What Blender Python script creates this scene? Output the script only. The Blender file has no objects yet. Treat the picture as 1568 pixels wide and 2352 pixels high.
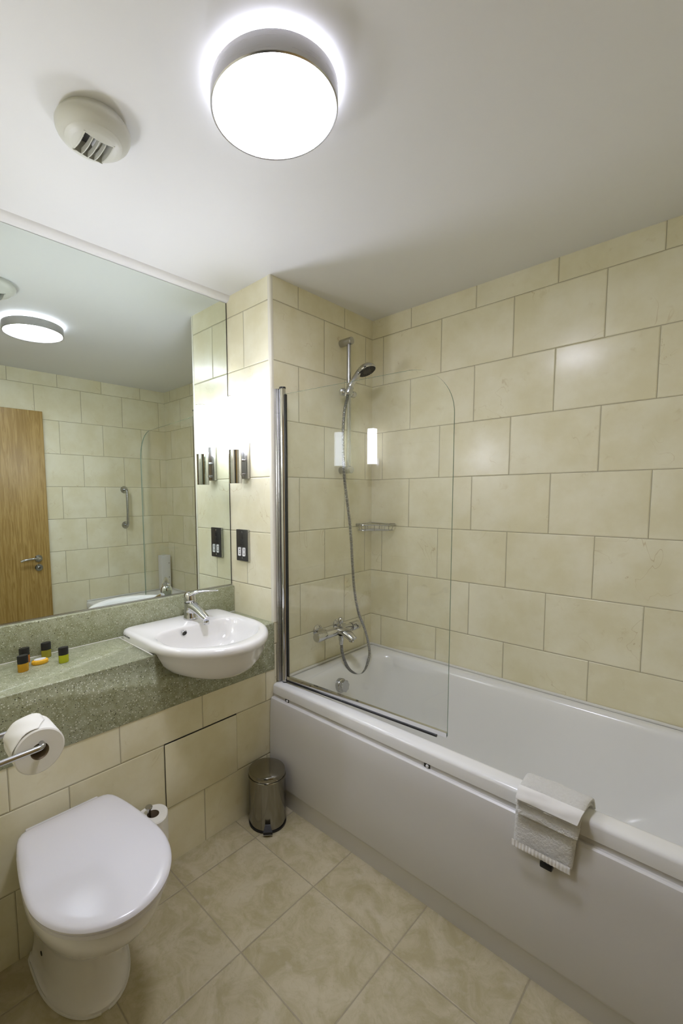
import bpy, bmesh, math, random
from mathutils import Vector, Matrix
random.seed(7)
S = bpy.context.scene
COL = S.collection
PI = math.pi

# ------------------------------------------------------------------ camera
def make_camera():
    yaw, pitch, roll = 0.7899, -0.0854, -0.0074
    f, px, py = 1023.8, 681.03, 1227.19
    fw = Vector((-math.sin(yaw)*math.cos(pitch), math.cos(yaw)*math.cos(pitch), math.sin(pitch)))
    rt = Vector((math.cos(yaw), math.sin(yaw), 0)); up = rt.cross(fw)
    R = math.cos(roll)*rt + math.sin(roll)*up
    U = -math.sin(roll)*rt + math.cos(roll)*up
    cd = bpy.data.cameras.new('camera'); co = bpy.data.objects.new('camera', cd); COL.objects.link(co)
    M = Matrix((R, U, -fw)).transposed().to_4x4()
    M.translation = Vector((1.4688, -2.0425, 1.3866))
    co.matrix_world = M
    cd.sensor_fit = 'VERTICAL'; cd.sensor_height = 36.0
    cd.lens = f*36.0/2352
    cd.shift_x = (784-px)/2352; cd.shift_y = (py-1176)/2352
    cd.clip_start = 0.02
    S.camera = co
make_camera()

# ------------------------------------------------------------------ world, exposure
w = bpy.data.worlds.new('world'); S.world = w; w.use_nodes = True
w.node_tree.nodes['Background'].inputs[0].default_value = (0.85, 0.9, 1.0, 1)
w.node_tree.nodes['Background'].inputs[1].default_value = 0.03
S.view_settings.view_transform = 'Standard'
S.view_settings.look = 'None'
S.view_settings.exposure = 0.0
S.view_settings.gamma = 1.0
S.view_settings.use_curve_mapping = False
S.cycles.max_bounces = 14; S.cycles.diffuse_bounces = 7; S.cycles.glossy_bounces = 8
S.cycles.transparent_max_bounces = 16; S.cycles.transmission_bounces = 10
S.cycles.sample_clamp_indirect = 6.0
S.cycles.use_denoising = True
LAMP_E, TUBE_E = 62.0, 66.0
LIGHT = (.885, .905, 1.08)

# ------------------------------------------------------------------ node helpers
class NT:
    def __init__(s, name):
        s.m = bpy.data.materials.new(name); s.m.use_nodes = True
        s.t = s.m.node_tree; s.b = s.t.nodes['Principled BSDF']; s.out = s.t.nodes['Material Output']
    def n(s, typ, **kw):
        x = s.t.nodes.new(typ)
        for k, v in kw.items(): setattr(x, k, v)
        return x
    def put(s, a, sock):
        if isinstance(a, bpy.types.NodeSocket): s.t.links.new(a, sock)
        elif isinstance(a, (tuple, list)) and len(a) == 3 and sock.type == 'RGBA': sock.default_value = (*a, 1)
        else: sock.default_value = a
    def math(s, op, a, b=0.0, c=0.0):
        x = s.n('ShaderNodeMath', operation=op)
        s.put(a, x.inputs[0]); s.put(b, x.inputs[1]); s.put(c, x.inputs[2]); return x.outputs[0]
    def mix(s, f, a, b):
        x = s.n('ShaderNodeMix', data_type='RGBA'); s.put(f, x.inputs[0]); s.put(a, x.inputs[6]); s.put(b, x.inputs[7]); return x.outputs[2]
    def xyz(s, v):
        x = s.n('ShaderNodeSeparateXYZ'); s.put(v, x.inputs[0]); return x.outputs
    def comb(s, a, b, c):
        x = s.n('ShaderNodeCombineXYZ'); s.put(a, x.inputs[0]); s.put(b, x.inputs[1]); s.put(c, x.inputs[2]); return x.outputs[0]
    def pos(s): return s.n('ShaderNodeNewGeometry').outputs['Position']
    def noise(s, vec, scale, detail=4, rough=.55, dist=0.0):
        x = s.n('ShaderNodeTexNoise'); s.put(vec, x.inputs['Vector']); x.inputs['Scale'].default_value = scale
        x.inputs['Detail'].default_value = detail; x.inputs['Roughness'].default_value = rough; x.inputs['Distortion'].default_value = dist
        return x.outputs['Fac']
    def ramp(s, f, lo, hi, a=0.0, b=1.0):
        x = s.n('ShaderNodeMapRange', interpolation_type='SMOOTHSTEP'); s.put(f, x.inputs[0]); x.inputs[1].default_value = lo; x.inputs[2].default_value = hi
        x.inputs[3].default_value = a; x.inputs[4].default_value = b; return x.outputs[0]
    def vmul(s, v, k):
        x = s.n('ShaderNodeVectorMath', operation='MULTIPLY'); s.put(v, x.inputs[0]); x.inputs[1].default_value = k; return x.outputs[0]
    def vadd(s, a, b):
        x = s.n('ShaderNodeVectorMath', operation='ADD'); s.put(a, x.inputs[0]); s.put(b, x.inputs[1]); return x.outputs[0]
    def bump(s, h, strength=1.0, dist=1.0):
        x = s.n('ShaderNodeBump'); s.put(h, x.inputs['Height']); x.inputs['Strength'].default_value = strength; x.inputs['Distance'].default_value = dist
        s.t.links.new(x.outputs[0], s.b.inputs['Normal'])
    def set(s, **kw):
        for k, v in kw.items(): s.put(v, s.b.inputs[k.replace('_', ' ')])
        return s

def simple(name, col, rough=.5, metal=0.0, **kw):
    m = NT(name); m.set(Base_Color=col, Roughness=rough, Metallic=metal)
    for k, v in kw.items(): m.b.inputs[k.replace('_', ' ')].default_value = v
    return m.m

TW, TH = 0.3295, 0.25
ZK = 0.722            # height of the reference grout row
def tile_mat(name, axis, off_odd, off_even, z0=ZK, w_=TW, h_=TH, grout=(.36, .33, .22)):
    """glazed cream wall tiles in half bond, grout lines, bevelled edges and thin tan veins"""
    m = NT(name); P = m.pos(); X, Y, Z = m.xyz(P)
    u = X if axis == 'x' else Y
    rz = m.math('DIVIDE', m.math('SUBTRACT', Z, z0), h_)
    row = m.math('FLOOR', rz); fz = m.math('SUBTRACT', rz, row)
    par = m.math('FLOORED_MODULO', row, 2.0)
    off = m.math('ADD', m.math('MULTIPLY', par, off_odd), m.math('MULTIPLY', m.math('SUBTRACT', 1.0, par), off_even))
    ru = m.math('DIVIDE', m.math('SUBTRACT', u, off), w_)
    cu = m.math('FLOOR', ru); fu = m.math('SUBTRACT', ru, cu)
    dz = m.math('MULTIPLY', m.math('MINIMUM', fz, m.math('SUBTRACT', 1.0, fz)), h_)
    du = m.math('MULTIPLY', m.math('MINIMUM', fu, m.math('SUBTRACT', 1.0, fu)), w_)
    dd = m.math('MINIMUM', dz, du)
    wn = m.n('ShaderNodeTexWhiteNoise', noise_dimensions='2D'); m.put(m.comb(cu, row, 0.0), wn.inputs['Vector'])
    shift = m.vmul(wn.outputs['Color'], (7, 7, 7))
    pv = m.vadd(P, shift)
    cloud = m.noise(pv, 5.0, 5, .6)
    base = m.mix(m.ramp(cloud, .3, .72), (.73, .68, .47), (.82, .785, .61))
    base = m.mix(m.ramp(m.noise(pv, 16, 4, .6, .5), .62, .80, 0, .30), base, (.52, .42, .19))
    v = m.noise(m.vadd(pv, (3.1, 0, 0)), 3.2, 3.5, .6, .9)
    vein = m.ramp(m.math('ABSOLUTE', m.math('SUBTRACT', v, .5)), .0, .0035, 1, 0)
    msk = m.ramp(m.noise(m.vadd(pv, (0, 9, 2)), 4.5, 2), .54, .66)
    base = m.mix(m.math('MULTIPLY', m.math('MULTIPLY', vein, msk), .45), base, (.42, .30, .11))
    g = m.ramp(dd, .0009, .0014, 1, 0)
    m.set(Base_Color=m.mix(g, base, grout))
    m.set(Roughness=m.math('ADD', m.math('MULTIPLY', g, .6), .19))
    m.b.inputs['Specular IOR Level'].default_value = .24
    h = m.ramp(dd, .0008, .0045, 0, .0016)
    wob = m.math('MULTIPLY', m.noise(pv, 9, 2), .0004)
    m.bump(m.math('ADD', h, wob))
    return m.m

def floor_mat():
    m = NT('floor_tile'); P = m.pos(); X, Y, Z = m.xyz(P)
    t = .3246
    ru = m.math('DIVIDE', m.math('SUBTRACT', X, .132), t); rv = m.math('DIVIDE', m.math('SUBTRACT', Y, -1.292), t)
    cu = m.math('FLOOR', ru); cv = m.math('FLOOR', rv)
    fu = m.math('SUBTRACT', ru, cu); fv = m.math('SUBTRACT', rv, cv)
    du = m.math('MINIMUM', fu, m.math('SUBTRACT', 1.0, fu)); dv = m.math('MINIMUM', fv, m.math('SUBTRACT', 1.0, fv))
    dd = m.math('MULTIPLY', m.math('MINIMUM', du, dv), t)
    wn = m.n('ShaderNodeTexWhiteNoise', noise_dimensions='2D'); m.put(m.comb(cu, cv, 0.0), wn.inputs['Vector'])
    pv = m.vadd(P, m.vmul(wn.outputs['Color'], (9, 9, 9)))
    a = m.noise(pv, 9, 8, .68, .9)
    b = m.noise(m.vadd(pv, (4, 1, 0)), 34, 6, .7, 1.5)
    base = m.mix(m.ramp(a, .35, .65), (.525, .47, .325), (.395, .345, .20))
    base = m.mix(m.ramp(b, .5, .72, 0, .45), base, (.34, .29, .15))
    base = m.mix(m.ramp(m.noise(pv, 22, 5, .6), .55, .75, 0, .5), base, (.56, .52, .40))
    g = m.ramp(dd, .0013, .0020, 1, 0)
    m.set(Base_Color=m.mix(g, base, (.33, .29, .20)), Roughness=m.math('ADD', .38, m.math('MULTIPLY', a, .15)))
    m.bump(m.math('ADD', m.ramp(dd, .001, .004, 0, .0010), m.math('MULTIPLY', b, .0007)))
    return m.m

def stone_mat():
    m = NT('speckled_green_stone'); P = m.pos()
    def chips(scale, lo, seed, th):
        v = m.n('ShaderNodeTexVoronoi', feature='F1'); m.put(m.vadd(P, (seed, seed, seed)), v.inputs['Vector']); v.inputs['Scale'].default_value = scale
        sep = m.n('ShaderNodeSeparateColor'); m.put(v.outputs['Color'], sep.inputs[0])
        sel = m.math('GREATER_THAN', sep.outputs[0], lo)
        rad = m.math('MULTIPLY', sep.outputs[1], th)
        return m.math('MULTIPLY', sel, m.math('LESS_THAN', v.outputs['Distance'], rad))
    base = m.mix(m.ramp(m.noise(P, 40, 4), .3, .7), (.26, .27, .155), (.36, .37, .25))
    warp = m.noise(P, 300, 2)
    base = m.mix(m.math('MULTIPLY', chips(330, .55, 3.3, .55), .8), base, (.50, .53, .40))
    base = m.mix(chips(190, .72, 1.7, .50), base, (.62, .64, .53))
    base = m.mix(m.math('MULTIPLY', chips(240, .86, 7.7, .5), .9), base, (.045, .05, .025))
    base = m.mix(chips(520, .6, 5.2, .6), base, (.40, .44, .32))
    m.set(Base_Color=base, Roughness=.36)
    return m.m

def oak_mat():
    m = NT('oak_veneer'); P = m.pos()
    st = m.vmul(P, (6, 9, .55))
    g = m.noise(st, 6, 6, .6, 1.6)
    fine = m.noise(m.vmul(P, (70, 110, 3)), 6, 3)
    c = m.mix(m.ramp(g, .35, .65), (.30, .185, .045), (.46, .31, .10))
    c = m.mix(m.ramp(fine, .35, .7, 0, .35), c, (.27, .15, .035))
    m.set(Base_Color=c, Roughness=.33); return m.m

def towel_mat():
    m = NT('terry_cotton'); P = m.pos()
    n1 = m.noise(P, 700, 3, .7); n2 = m.noise(P, 140, 3)
    m.set(Base_Color=m.mix(n2, (.76, .75, .70), (.88, .87, .83)), Roughness=.95)
    m.b.inputs['Sheen Weight'].default_value = .25
    m.bump(m.math('ADD', m.math('MULTIPLY', n1, .003), m.math('MULTIPLY', n2, .007)), .9); return m.m

def brushed(name, col, rough=.3, axis=(4, 4, 400)):
    m = NT(name); n = m.noise(m.vmul(m.pos(), axis), 2, 3)
    m.set(Base_Color=col, Metallic=1.0, Roughness=m.math('ADD', rough-.08, m.math('MULTIPLY', n, .16))); return m.m

def emit(name, col, e):
    m = NT(name); m.set(Base_Color=(.85, .85, .85), Roughness=.4)
    m.b.inputs['Emission Color'].default_value = (*col, 1); m.b.inputs['Emission Strength'].default_value = e
    return m.m

def glass_mat():
    m = NT('clear_glass'); t = m.t
    ge = m.n('ShaderNodeNewGeometry'); dt = m.n('ShaderNodeVectorMath', operation='DOT_PRODUCT')
    t.links.new(ge.outputs['Normal'], dt.inputs[0]); t.links.new(ge.outputs['Incoming'], dt.inputs[1])
    c5 = m.math('POWER', m.math('SUBTRACT', 1.0, m.math('ABSOLUTE', dt.outputs['Value'])), 5.0)
    fr = m.math('ADD', .042, m.math('MULTIPLY', c5, .958))      # Schlick reflectance of a glass face
    tr = m.n('ShaderNodeBsdfTransparent'); tr.inputs[0].default_value = (.985, .992, .985, 1)
    gl = m.n('ShaderNodeBsdfGlossy'); gl.inputs['Roughness'].default_value = 0.0
    mx = m.n('ShaderNodeMixShader')
    t.links.new(fr, mx.inputs[0]); t.links.new(tr.outputs[0], mx.inputs[1]); t.links.new(gl.outputs[0], mx.inputs[2])
    t.links.new(mx.outputs[0], m.out.inputs[0]); return m.m

def liquid(name, col):
    m = NT(name); m.set(Base_Color=col, Roughness=.08); m.b.inputs['Transmission Weight'].default_value = .55
    m.b.inputs['IOR'].default_value = 1.4; return m.m

M = dict(
    white=simple('ceiling_paint', (.77, .77, .77), .6),
    ceramic=simple('white_ceramic', (.80, .79, .77), .07, Coat_Weight=.3),
    seat=simple('white_thermoset_plastic', (.72, .71, .74), .2),
    acrylic=simple('white_acrylic', (.80, .80, .785), .17),
    panelw=simple('moulded_white_panel', (.66, .65, .63), .34),
    plastic=simple('off_white_plastic', (.55, .55, .49), .42),
    trimw=simple('cream_trim', (.74, .71, .60), .25),
    seal=simple('white_silicone', (.72, .71, .66), .4),
    chrome=simple('chrome', (.62, .62, .63), .06, 1.0),
    chromes=simple('satin_chrome', (.50, .50, .50), .22, 1.0),
    steel=brushed('brushed_steel', (.52, .51, .50), .30),
    binsteel=brushed('bin_steel', (.30, .285, .24), .14),
    mirror=simple('mirror_silver', (.80, .86, .82), .0, 1.0),
    glassedge=simple('glass_edge', (.20, .30, .24), .12),
    black=simple('black_rubber', (.008, .008, .008), .4),
    dark=simple('dark_gap', (.02, .018, .012), .8),
    slate=simple('dark_grey_plate', (.055, .053, .05), .3, .4),
    whitep=simple('white_plastic', (.78, .78, .78), .3),
    paper=simple('tissue_paper', (.80, .785, .73), .95),
    card=simple('cardboard_core', (.30, .23, .15), .9),
    soap=simple('amber_soap', (.75, .42, .02), .25, Subsurface_Weight=.0),
    stone=stone_mat(), oak=oak_mat(), towel=towel_mat(), glass=glass_mat(), floor=floor_mat(),
    lamp=emit('lamp_diffuser', LIGHT, LAMP_E), tube=emit('opal_tube', LIGHT, TUBE_E),
    halo=emit('lamp_drum', LIGHT, LAMP_E*.10),
    amber=liquid('amber_liquid', (.72, .42, .03)), yellow=liquid('yellow_green_liquid', (.62, .66, .03)),
    olive=liquid('olive_liquid', (.50, .46, .05)), orange=liquid('orange_liquid', (.75, .25, .03)),
    band=simple('woven_cotton', (.80, .79, .76), .8),
    tbath=tile_mat('wall_tile_back', 'x', .0691, .2342),
    tshower=tile_mat('wall_tile_shower', 'y', -.3906, -.5658),
    tlow=tile_mat('wall_tile_low', 'y', -1.1173, -.9552),
    tpier=tile_mat('wall_tile_pier', 'x', -.185, -.32),
    topp=tile_mat('wall_tile_opposite', 'y', -.0593, -.2266),
)

# ------------------------------------------------------------------ mesh helpers
class MB:
    def __init__(s): s.v = []; s.f = []; s.mi = []; s.cur = 0; s.sm = True
    def add(s, vs, fs, mi=None):
        o = len(s.v); s.v += [tuple(x) for x in vs]
        for f in fs: s.f.append([o+i for i in f]); s.mi.append(s.cur if mi is None else mi)
        return s
    def box(s, x0, x1, y0, y1, z0, z1, b=0.0, seg=2, mi=None):
        if b <= 0:
            v = [(x0,y0,z0),(x1,y0,z0),(x1,y1,z0),(x0,y1,z0),(x0,y0,z1),(x1,y0,z1),(x1,y1,z1),(x0,y1,z1)]
            return s.add(v, [(0,3,2,1),(4,5,6,7),(0,1,5,4),(1,2,6,5),(2,3,7,6),(3,0,4,7)], mi)
        bm = bmesh.new(); bmesh.ops.create_cube(bm, size=1)
        for q in bm.verts: q.co = Vector(((x0+x1)/2+q.co.x*(x1-x0), (y0+y1)/2+q.co.y*(y1-y0), (z0+z1)/2+q.co.z*(z1-z0)))
        bmesh.ops.bevel(bm, geom=bm.edges[:], offset=b, segments=seg, affect='EDGES', profile=.5)
        return s.bm(bm, mi)
    def bm(s, bm, mi=None):
        bm.verts.index_update()
        s.add([tuple(v.co) for v in bm.verts], [[v.index for v in f.verts] for f in bm.faces], mi); bm.free(); return s
    def loft(s, loops, cap0=True, cap1=True, mi=None, closed=True):
        n = len(loops[0]); vs = [p for l in loops for p in l]; fs = []
        for k in range(len(loops)-1):
            for i in range(n if closed else n-1):
                j = (i+1) % n; fs.append((k*n+i, k*n+j, (k+1)*n+j, (k+1)*n+i))
        if cap0: fs.append(tuple(range(n-1, -1, -1)))
        if cap1: fs.append(tuple(range((len(loops)-1)*n, len(loops)*n)))
        return s.add(vs, fs, mi)
    def lathe(s, prof, c=(0,0,0), axis='z', n=48, mi=None, cap=True):
        ax = {'x': Vector((1,0,0)), 'y': Vector((0,1,0)), 'z': Vector((0,0,1))}.get(axis) if isinstance(axis, str) else Vector(axis).normalized()
        t = Vector((0,0,1)) if abs(ax.z) < .9 else Vector((1,0,0))
        e1 = ax.cross(t).normalized(); e2 = ax.cross(e1).normalized()
        c = Vector(c); loops = []
        for r, h in prof:
            loops.append([c + ax*h + (e1*math.cos(2*PI*i/n) + e2*math.sin(2*PI*i/n))*max(r, 1e-5) for i in range(n)])
        return s.loft(loops, cap, cap, mi)
    def tube(s, pts, r, n=12, cap=True, mi=None, radii=None, mis=None):
        P = [Vector(p) for p in pts]; T = []
        for i in range(len(P)):
            a = P[max(i-1, 0)]; b = P[min(i+1, len(P)-1)]; T.append((b-a).normalized())
        up = Vector((0,0,1)) if abs(T[0].z) < .9 else Vector((1,0,0))
        e = T[0].cross(up).normalized(); loops = []
        for i, p in enumerate(P):
            e = (e - T[i]*e.dot(T[i])).normalized(); g = T[i].cross(e)
            rr = radii[i] if radii else r
            loops.append([p + (e*math.cos(2*PI*k/n) + g*math.sin(2*PI*k/n))*rr for k in range(n)])
        o = len(s.f); s.loft(loops, cap, cap, mi)
        if mis:
            for k in range(len(P)-1):
                for q in range(n): s.mi[o+k*n+q] = mis[k]
        return s
    def prism(s, poly, axis, a, b, mi=None):
        def P(u, v, w): return {'x': (w, u, v), 'y': (u, w, v), 'z': (u, v, w)}[axis]
        return s.loft([[P(u, v, a) for u, v in poly], [P(u, v, b) for u, v in poly]], mi=mi)
def smooth_path(pts, per=8):
    P = [Vector(p) for p in pts]; out = []
    for i in range(len(P)-1):
        a, b, c, d = P[max(i-1,0)], P[i], P[i+1], P[min(i+2,len(P)-1)]
        for k in range(per):
            t = k/per
            out.append(.5*((2*b)+(-a+c)*t+(2*a-5*b+4*c-d)*t*t+(-a+3*b-3*c+d)*t**3))
    out.append(P[-1]); return out
def fillet(pts, r, n=8):
    P = [Vector(p) for p in pts]; out = [P[0]]
    for i in range(1, len(P)-1):
        a = (P[i-1]-P[i]).normalized(); b = (P[i+1]-P[i]).normalized()
        p0 = P[i]+a*r; p1 = P[i]+b*r
        for k in range(n+1):
            t = k/n; out.append(p0*(1-t)**2 + P[i]*2*t*(1-t) + p1*t*t)
    out.append(P[-1]); return out
def super_loop(xs, back, nose, cy, hw, z, ef=2.0, eb=8.0, n=96):
    """closed D outline in plan: rounded-rectangular at the back, (super)elliptic at the front"""
    L = []
    for i in range(n):
        a = 2*PI*i/n; c, s_ = math.cos(a), math.sin(a)
        A = (nose-xs) if c > 0 else (xs-back); e = ef if c > 0 else eb
        r = (abs(c/A)**e + abs(s_/hw)**e)**(-1/e)
        L.append((xs+r*c, cy+r*s_, z))
    return L
def rrect(x0, x1, y0, y1, r, z, n=8):
    L = []
    for cx, cy, a0 in ((x1-r, y1-r, 0), (x0+r, y1-r, 90), (x0+r, y0+r, 180), (x1-r, y0+r, 270)):
        for k in range(n+1):
            a = math.radians(a0+90*k/n); L.append((cx+r*math.cos(a), cy+r*math.sin(a), z))
    return L

ROOT = {}
def obj(name, mb, mats, parent=None, smooth=True, angle=35, kind=None):
    base = ROOT.get(parent.name, Vector((0,0,0))) if parent else Vector((0,0,0))
    me = bpy.data.meshes.new(name)
    me.from_pydata([Vector(v)-base for v in mb.v], [], mb.f)
    for m in (mats if isinstance(mats, (list, tuple)) else [mats]): me.materials.append(m)
    for p, i in zip(me.polygons, mb.mi): p.material_index = i
    bm = bmesh.new(); bm.from_mesh(me); bmesh.ops.recalc_face_normals(bm, faces=bm.faces)
    if smooth:
        for f in bm.faces: f.smooth = True
        for e in bm.edges:
            if len(e.link_faces) == 2 and e.calc_face_angle(0) > math.radians(angle): e.smooth = False
    bm.to_mesh(me); bm.free(); me.update()
    o = bpy.data.objects.new(name, me); COL.objects.link(o)
    if parent: o.parent = parent
    ROOT[o.name] = base
    if kind: o['kind'] = kind
    return o
def thing(name, label, cat, loc, group=None):
    o = bpy.data.objects.new(name, None); COL.objects.link(o); o.location = loc; o.empty_display_size = .05
    o['label'] = label; o['category'] = cat
    if group: o['group'] = group
    ROOT[o.name] = Vector(loc); return o
def tag(o, label, cat, group=None):
    o['label'] = label; o['category'] = cat
    if group: o['group'] = group
    return o
def struct(name, mb, mat, parent=None, label=None, cat=None, smooth=False):
    o = obj(name, mb, mat, parent, smooth=smooth)
    if parent is None:
        o['kind'] = 'structure'
        if label: o['label'] = label; o['category'] = cat
    return o

# ------------------------------------------------------------------ room shell
XM = -.3088      # mirror face
YP = -.7347      # face of the pier that carries the wall lamp
XR = 1.6546      # opposite wall
YE = -1.955      # entrance wall
ZC = 2.319
WL = XM-.007
struct('floor', MB().box(-.42, 1.80, -2.5, .12, -.08, 0), M['floor'], label='square beige mottled floor tiles with pale grout', cat='floor')
struct('ceiling', MB().box(-.42, 1.80, -2.08, .12, ZC, ZC+.08), M['white'], label='smooth white painted ceiling', cat='ceiling')
struct('wall_back', MB().box(0, XR, 0, .10, 0, ZC), M['tbath'], label='cream tiled wall along the bathtub', cat='wall')
struct('wall_shower', MB().box(-.10, 0, YP+.001, .10, 0, ZC), M['tshower'], label='cream tiled wall behind the shower rail', cat='wall')
struct('wall_pier', MB().box(WL-.10, -.001, YP, YP+.05, 0, ZC), M['tpier'], label='narrow cream tiled wall face carrying the tube lamp', cat='wall')
struct('wall_left', MB().box(WL-.10, WL, -2.05, YP, 0, ZC), M['white'], label='wall behind the large mirror', cat='wall')
struct('wall_low', MB().box(-.06, 0, YE, YP, 0, .607), M['tlow'], label='low cream tiled wall under the green worktop', cat='wall')
struct('wall_opposite', MB().box(XR, XR+.10, -2.05, .10, 0, ZC), M['topp'], label='cream tiled wall opposite the mirror', cat='wall')
e = MB(); e.box(WL, .74, YE-.12, YE, 0, ZC); e.box(.74, 1.64, YE-.12, YE, 2.07, ZC)
struct('wall_entrance', e, M['topp'], label='tiled wall around the doorway', cat='wall')
# coving over the mirror
q = [(WL, ZC)] + [(WL+.032-.0*k, ZC) for k in (0,)] + [(WL+.032*math.cos(a)**1.0+.0, ZC-.026*math.sin(a)) for a in [PI/2*k/8 for k in range(1, 8)]] + [(WL, ZC-.028)]
def coving():
    pts = [(WL, ZC)]
    for k in range(9):
        a = PI/2*k/8; pts.append((WL+.034*math.cos(a), ZC-.026*math.sin(a)))
    return pts
struct('trim_1', MB().prism(coving(), 'y', YE, YP), M['white'], label='white quadrant strip between mirror and ceiling', cat='trim', smooth=True)
# bullnose tile trim on the pier corner
t = MB()
pts = [(-.014, YP+.001), (-.014, YP-.0022)]
for k in range(9):
    a = -PI/2 + PI/2*k/8; pts.append((-.006+.0085*math.cos(a), YP+.006+.0085*math.sin(a)))
pts += [(.0025, YP+.013), (0, YP+.013)]
t.prism(pts, 'z', .8225, ZC)
t2 = obj('trim_2', t, M['trimw']); t2['kind'] = 'structure'
# ceiling sealant line left to the walls as they are; floor edge sealant is grout coloured in the tiles
# open oak door leaf folded back against the opposite wall
dr = MB().box(1.600, 1.640, -1.90, -1.012, .008, 2.02, .002, 1)
door = obj('door_1', dr, M['oak']); door['kind'] = 'structure'; door['label'] = 'open oak veneered door leaf seen in the mirror'; door['category'] = 'door'
for z, nm in ((.940, 'handle_rose'), (.872, 'lock_rose')):
    r = MB().lathe([(.0, -.012), (.022, -.012), (.026, -.008), (.026, 0)], (1.600, -1.092, z), 'x', 32)
    rr = obj(nm, r, M['chromes'], door)
    if nm == 'lock_rose':
        obj('thumb_turn', MB().lathe([(0, -.026), (.009, -.026), (.011, -.018), (.010, -.012)], (1.600, -1.092, z), 'x', 24), M['chrome'], rr)
lv = MB().tube(smooth_path([(1.590, -1.092, .940), (1.566, -1.092, .942), (1.556, -1.104, .943), (1.555, -1.14, .944), (1.558, -1.19, .938), (1.563, -1.215, .930)]), .0085, 12, radii=None)
obj('door_handle', lv, M['chrome'], door)
obj('latch_plate', MB().box(1.612, 1.628, -1.013, -1.0105, .86, 1.0), M['chromes'], door)
# door frame
fr = MB(); fr.box(.745, .775, YE-.13, YE-.002, 0, 2.10); fr.box(.775, 1.65, YE-.13, YE-.002, 2.066, 2.10)
f3 = obj('trim_3', fr, M['oak']); f3['kind'] = 'structure'

# access tile in the low wall with the open dark joint round it
ap = thing('access_panel', 'removable tile panel with open black joints in the low wall', 'panel', (0, -1.119, .097))
y0, y1, z0, z1 = -1.2847+.001, -.9552-.001, .222+.001, .472-.001
obj('joint_gap', MB().box(.0002, .0012, -1.2847-.001, -.9552+.001, .222-.0015, .472+.003), M['dark'], ap, smooth=False)
pm = NT('access_tile'); pv = pm.pos(); c_ = pm.mix(pm.ramp(pm.noise(pv, 5, 5, .6), .3, .72), (.73, .68, .47), (.82, .785, .61)); pm.set(Base_Color=c_, Roughness=.2)
obj('tile_panel', MB().box(.0004, .0045, y0, y1, z0, z1, .0012, 2), pm.m, ap)

# ------------------------------------------------------------------ mirror
mi = thing('wall_mirror', 'large frameless mirror above the green worktop', 'mirror', (XM, -1.33, .955))
ml = MB(); ml.box(WL+.0005, XM, YE+.002, YP-.005, .957, 2.292)
obj('mirror_glass', ml, M['mirror'], mi, smooth=False)
ed = MB(); ed.box(WL+.0005, XM+.002, YE+.002, YP-.004, .950, .9568); 
obj('bottom_channel', ed, M['chromes'], mi, smooth=False)
ed = MB(); ed.box(WL+.0005, XM+.0008, YP-.0048, YP-.0018, .957, 2.292)
obj('dark_edge', ed, M['dark'], mi, smooth=False)

# ------------------------------------------------------------------ basin profile, shared by basin and worktop cut-out
BCY, BHW = -1.077, .239
def bl(inset, z, nose=.246, xs=-.02, back=-.285, ef=1.9, eb=14, hw=BHW, dback=0):
    return super_loop(xs, back+dback, nose-inset, BCY, hw-inset, z, ef, eb)
def flank(inset, z):
    # the deck part keeps an upright foot on the stone, the front rim curls under
    a, b = bl(inset, z), bl(-.0015, z); L = []
    for p, q_ in zip(a, b):
        t = max(0, min(1, (p[0]+.05)/.05)); t = t*t*(3-2*t); L.append(tuple(v*t+w_*(1-t) for v, w_ in zip(p, q_)))
    return L
bowl_out = [(.0, .826), (.012, .814), (.018, .80), (.034, .772), (.062, .745), (.10, .726), (.15, .713), (.20, .709)]
def bowl_loop(i, z): return super_loop(-.02+i*.15, -.20+i*.6, .246-i*.72, BCY, BHW-.005-i*.92, z, 1.9, 5)

# worktop: one solid stone slab with deep front, cut out for the bowl
vt = thing('vanity_worktop', 'long green speckled stone worktop with deep front under the mirror', 'worktop', (0, -1.33, .607))
wb = MB().box(WL+.001, .004, YE, YP-.0005, .607, .822, .004, 3)
wt = obj('worktop', wb, M['stone'], vt)
cut = MB().loft([bowl_loop(max(i-.0, 0)+.004, z-.001) for i, z in reversed(bowl_out[2:])] + [bowl_loop(.022, .83)])
co = obj('cutter', cut, M['stone'])
bo = wt.modifiers.new('cut', 'BOOLEAN'); bo.operation = 'DIFFERENCE'; bo.solver = 'EXACT'; bo.object = co
# the cutter is in world space, the slab hangs under its empty
bpy.context.view_layer.update()
dg = bpy.context.evaluated_depsgraph_get()
new = bpy.data.meshes.new_from_object(wt.evaluated_get(dg)); wt.modifiers.clear(); wt.data = new
bpy.data.objects.remove(co, do_unlink=True)
obj('splashback', MB().box(WL+.001, XM+.020, YE, YP-.0005, .8222, .950, .003, 2), M['stone'], vt)
obj('sealant', MB().tube([(XM+.0205, YE, .823), (XM+.0205, YP-.001, .823)], .0016, 8), M['seal'], vt)

# basin
bs = thing('wash_basin', 'white semi recessed ceramic wash basin set into the worktop', 'basin', (-.02, BCY, .709))
m = MB()
def inner(i, z, e=2.2): return super_loop(.02, -.122+i*.55, .182-i*.85, -1.077, .198-i*.95, z, 1.9, 4.2)
loops = [inner(.150, .748), inner(.125, .750), inner(.085, .760), inner(.050, .780), inner(.026, .808), inner(.012, .836), inner(.004, .851), inner(-.003, .857), inner(-.010, .8595)]
loops += [bl(.020, .8605, dback=.008), bl(.010, .8595, dback=.004), bl(.003, .855, dback=.001), bl(0, .848), bl(0, .838), flank(.004, .829), flank(.010, .8235)]
loops += [bowl_loop(i, z) for i, z in bowl_out[2:]]
m.loft(loops)
obj('basin_body', m, M['ceramic'], bs, angle=60)
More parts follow.
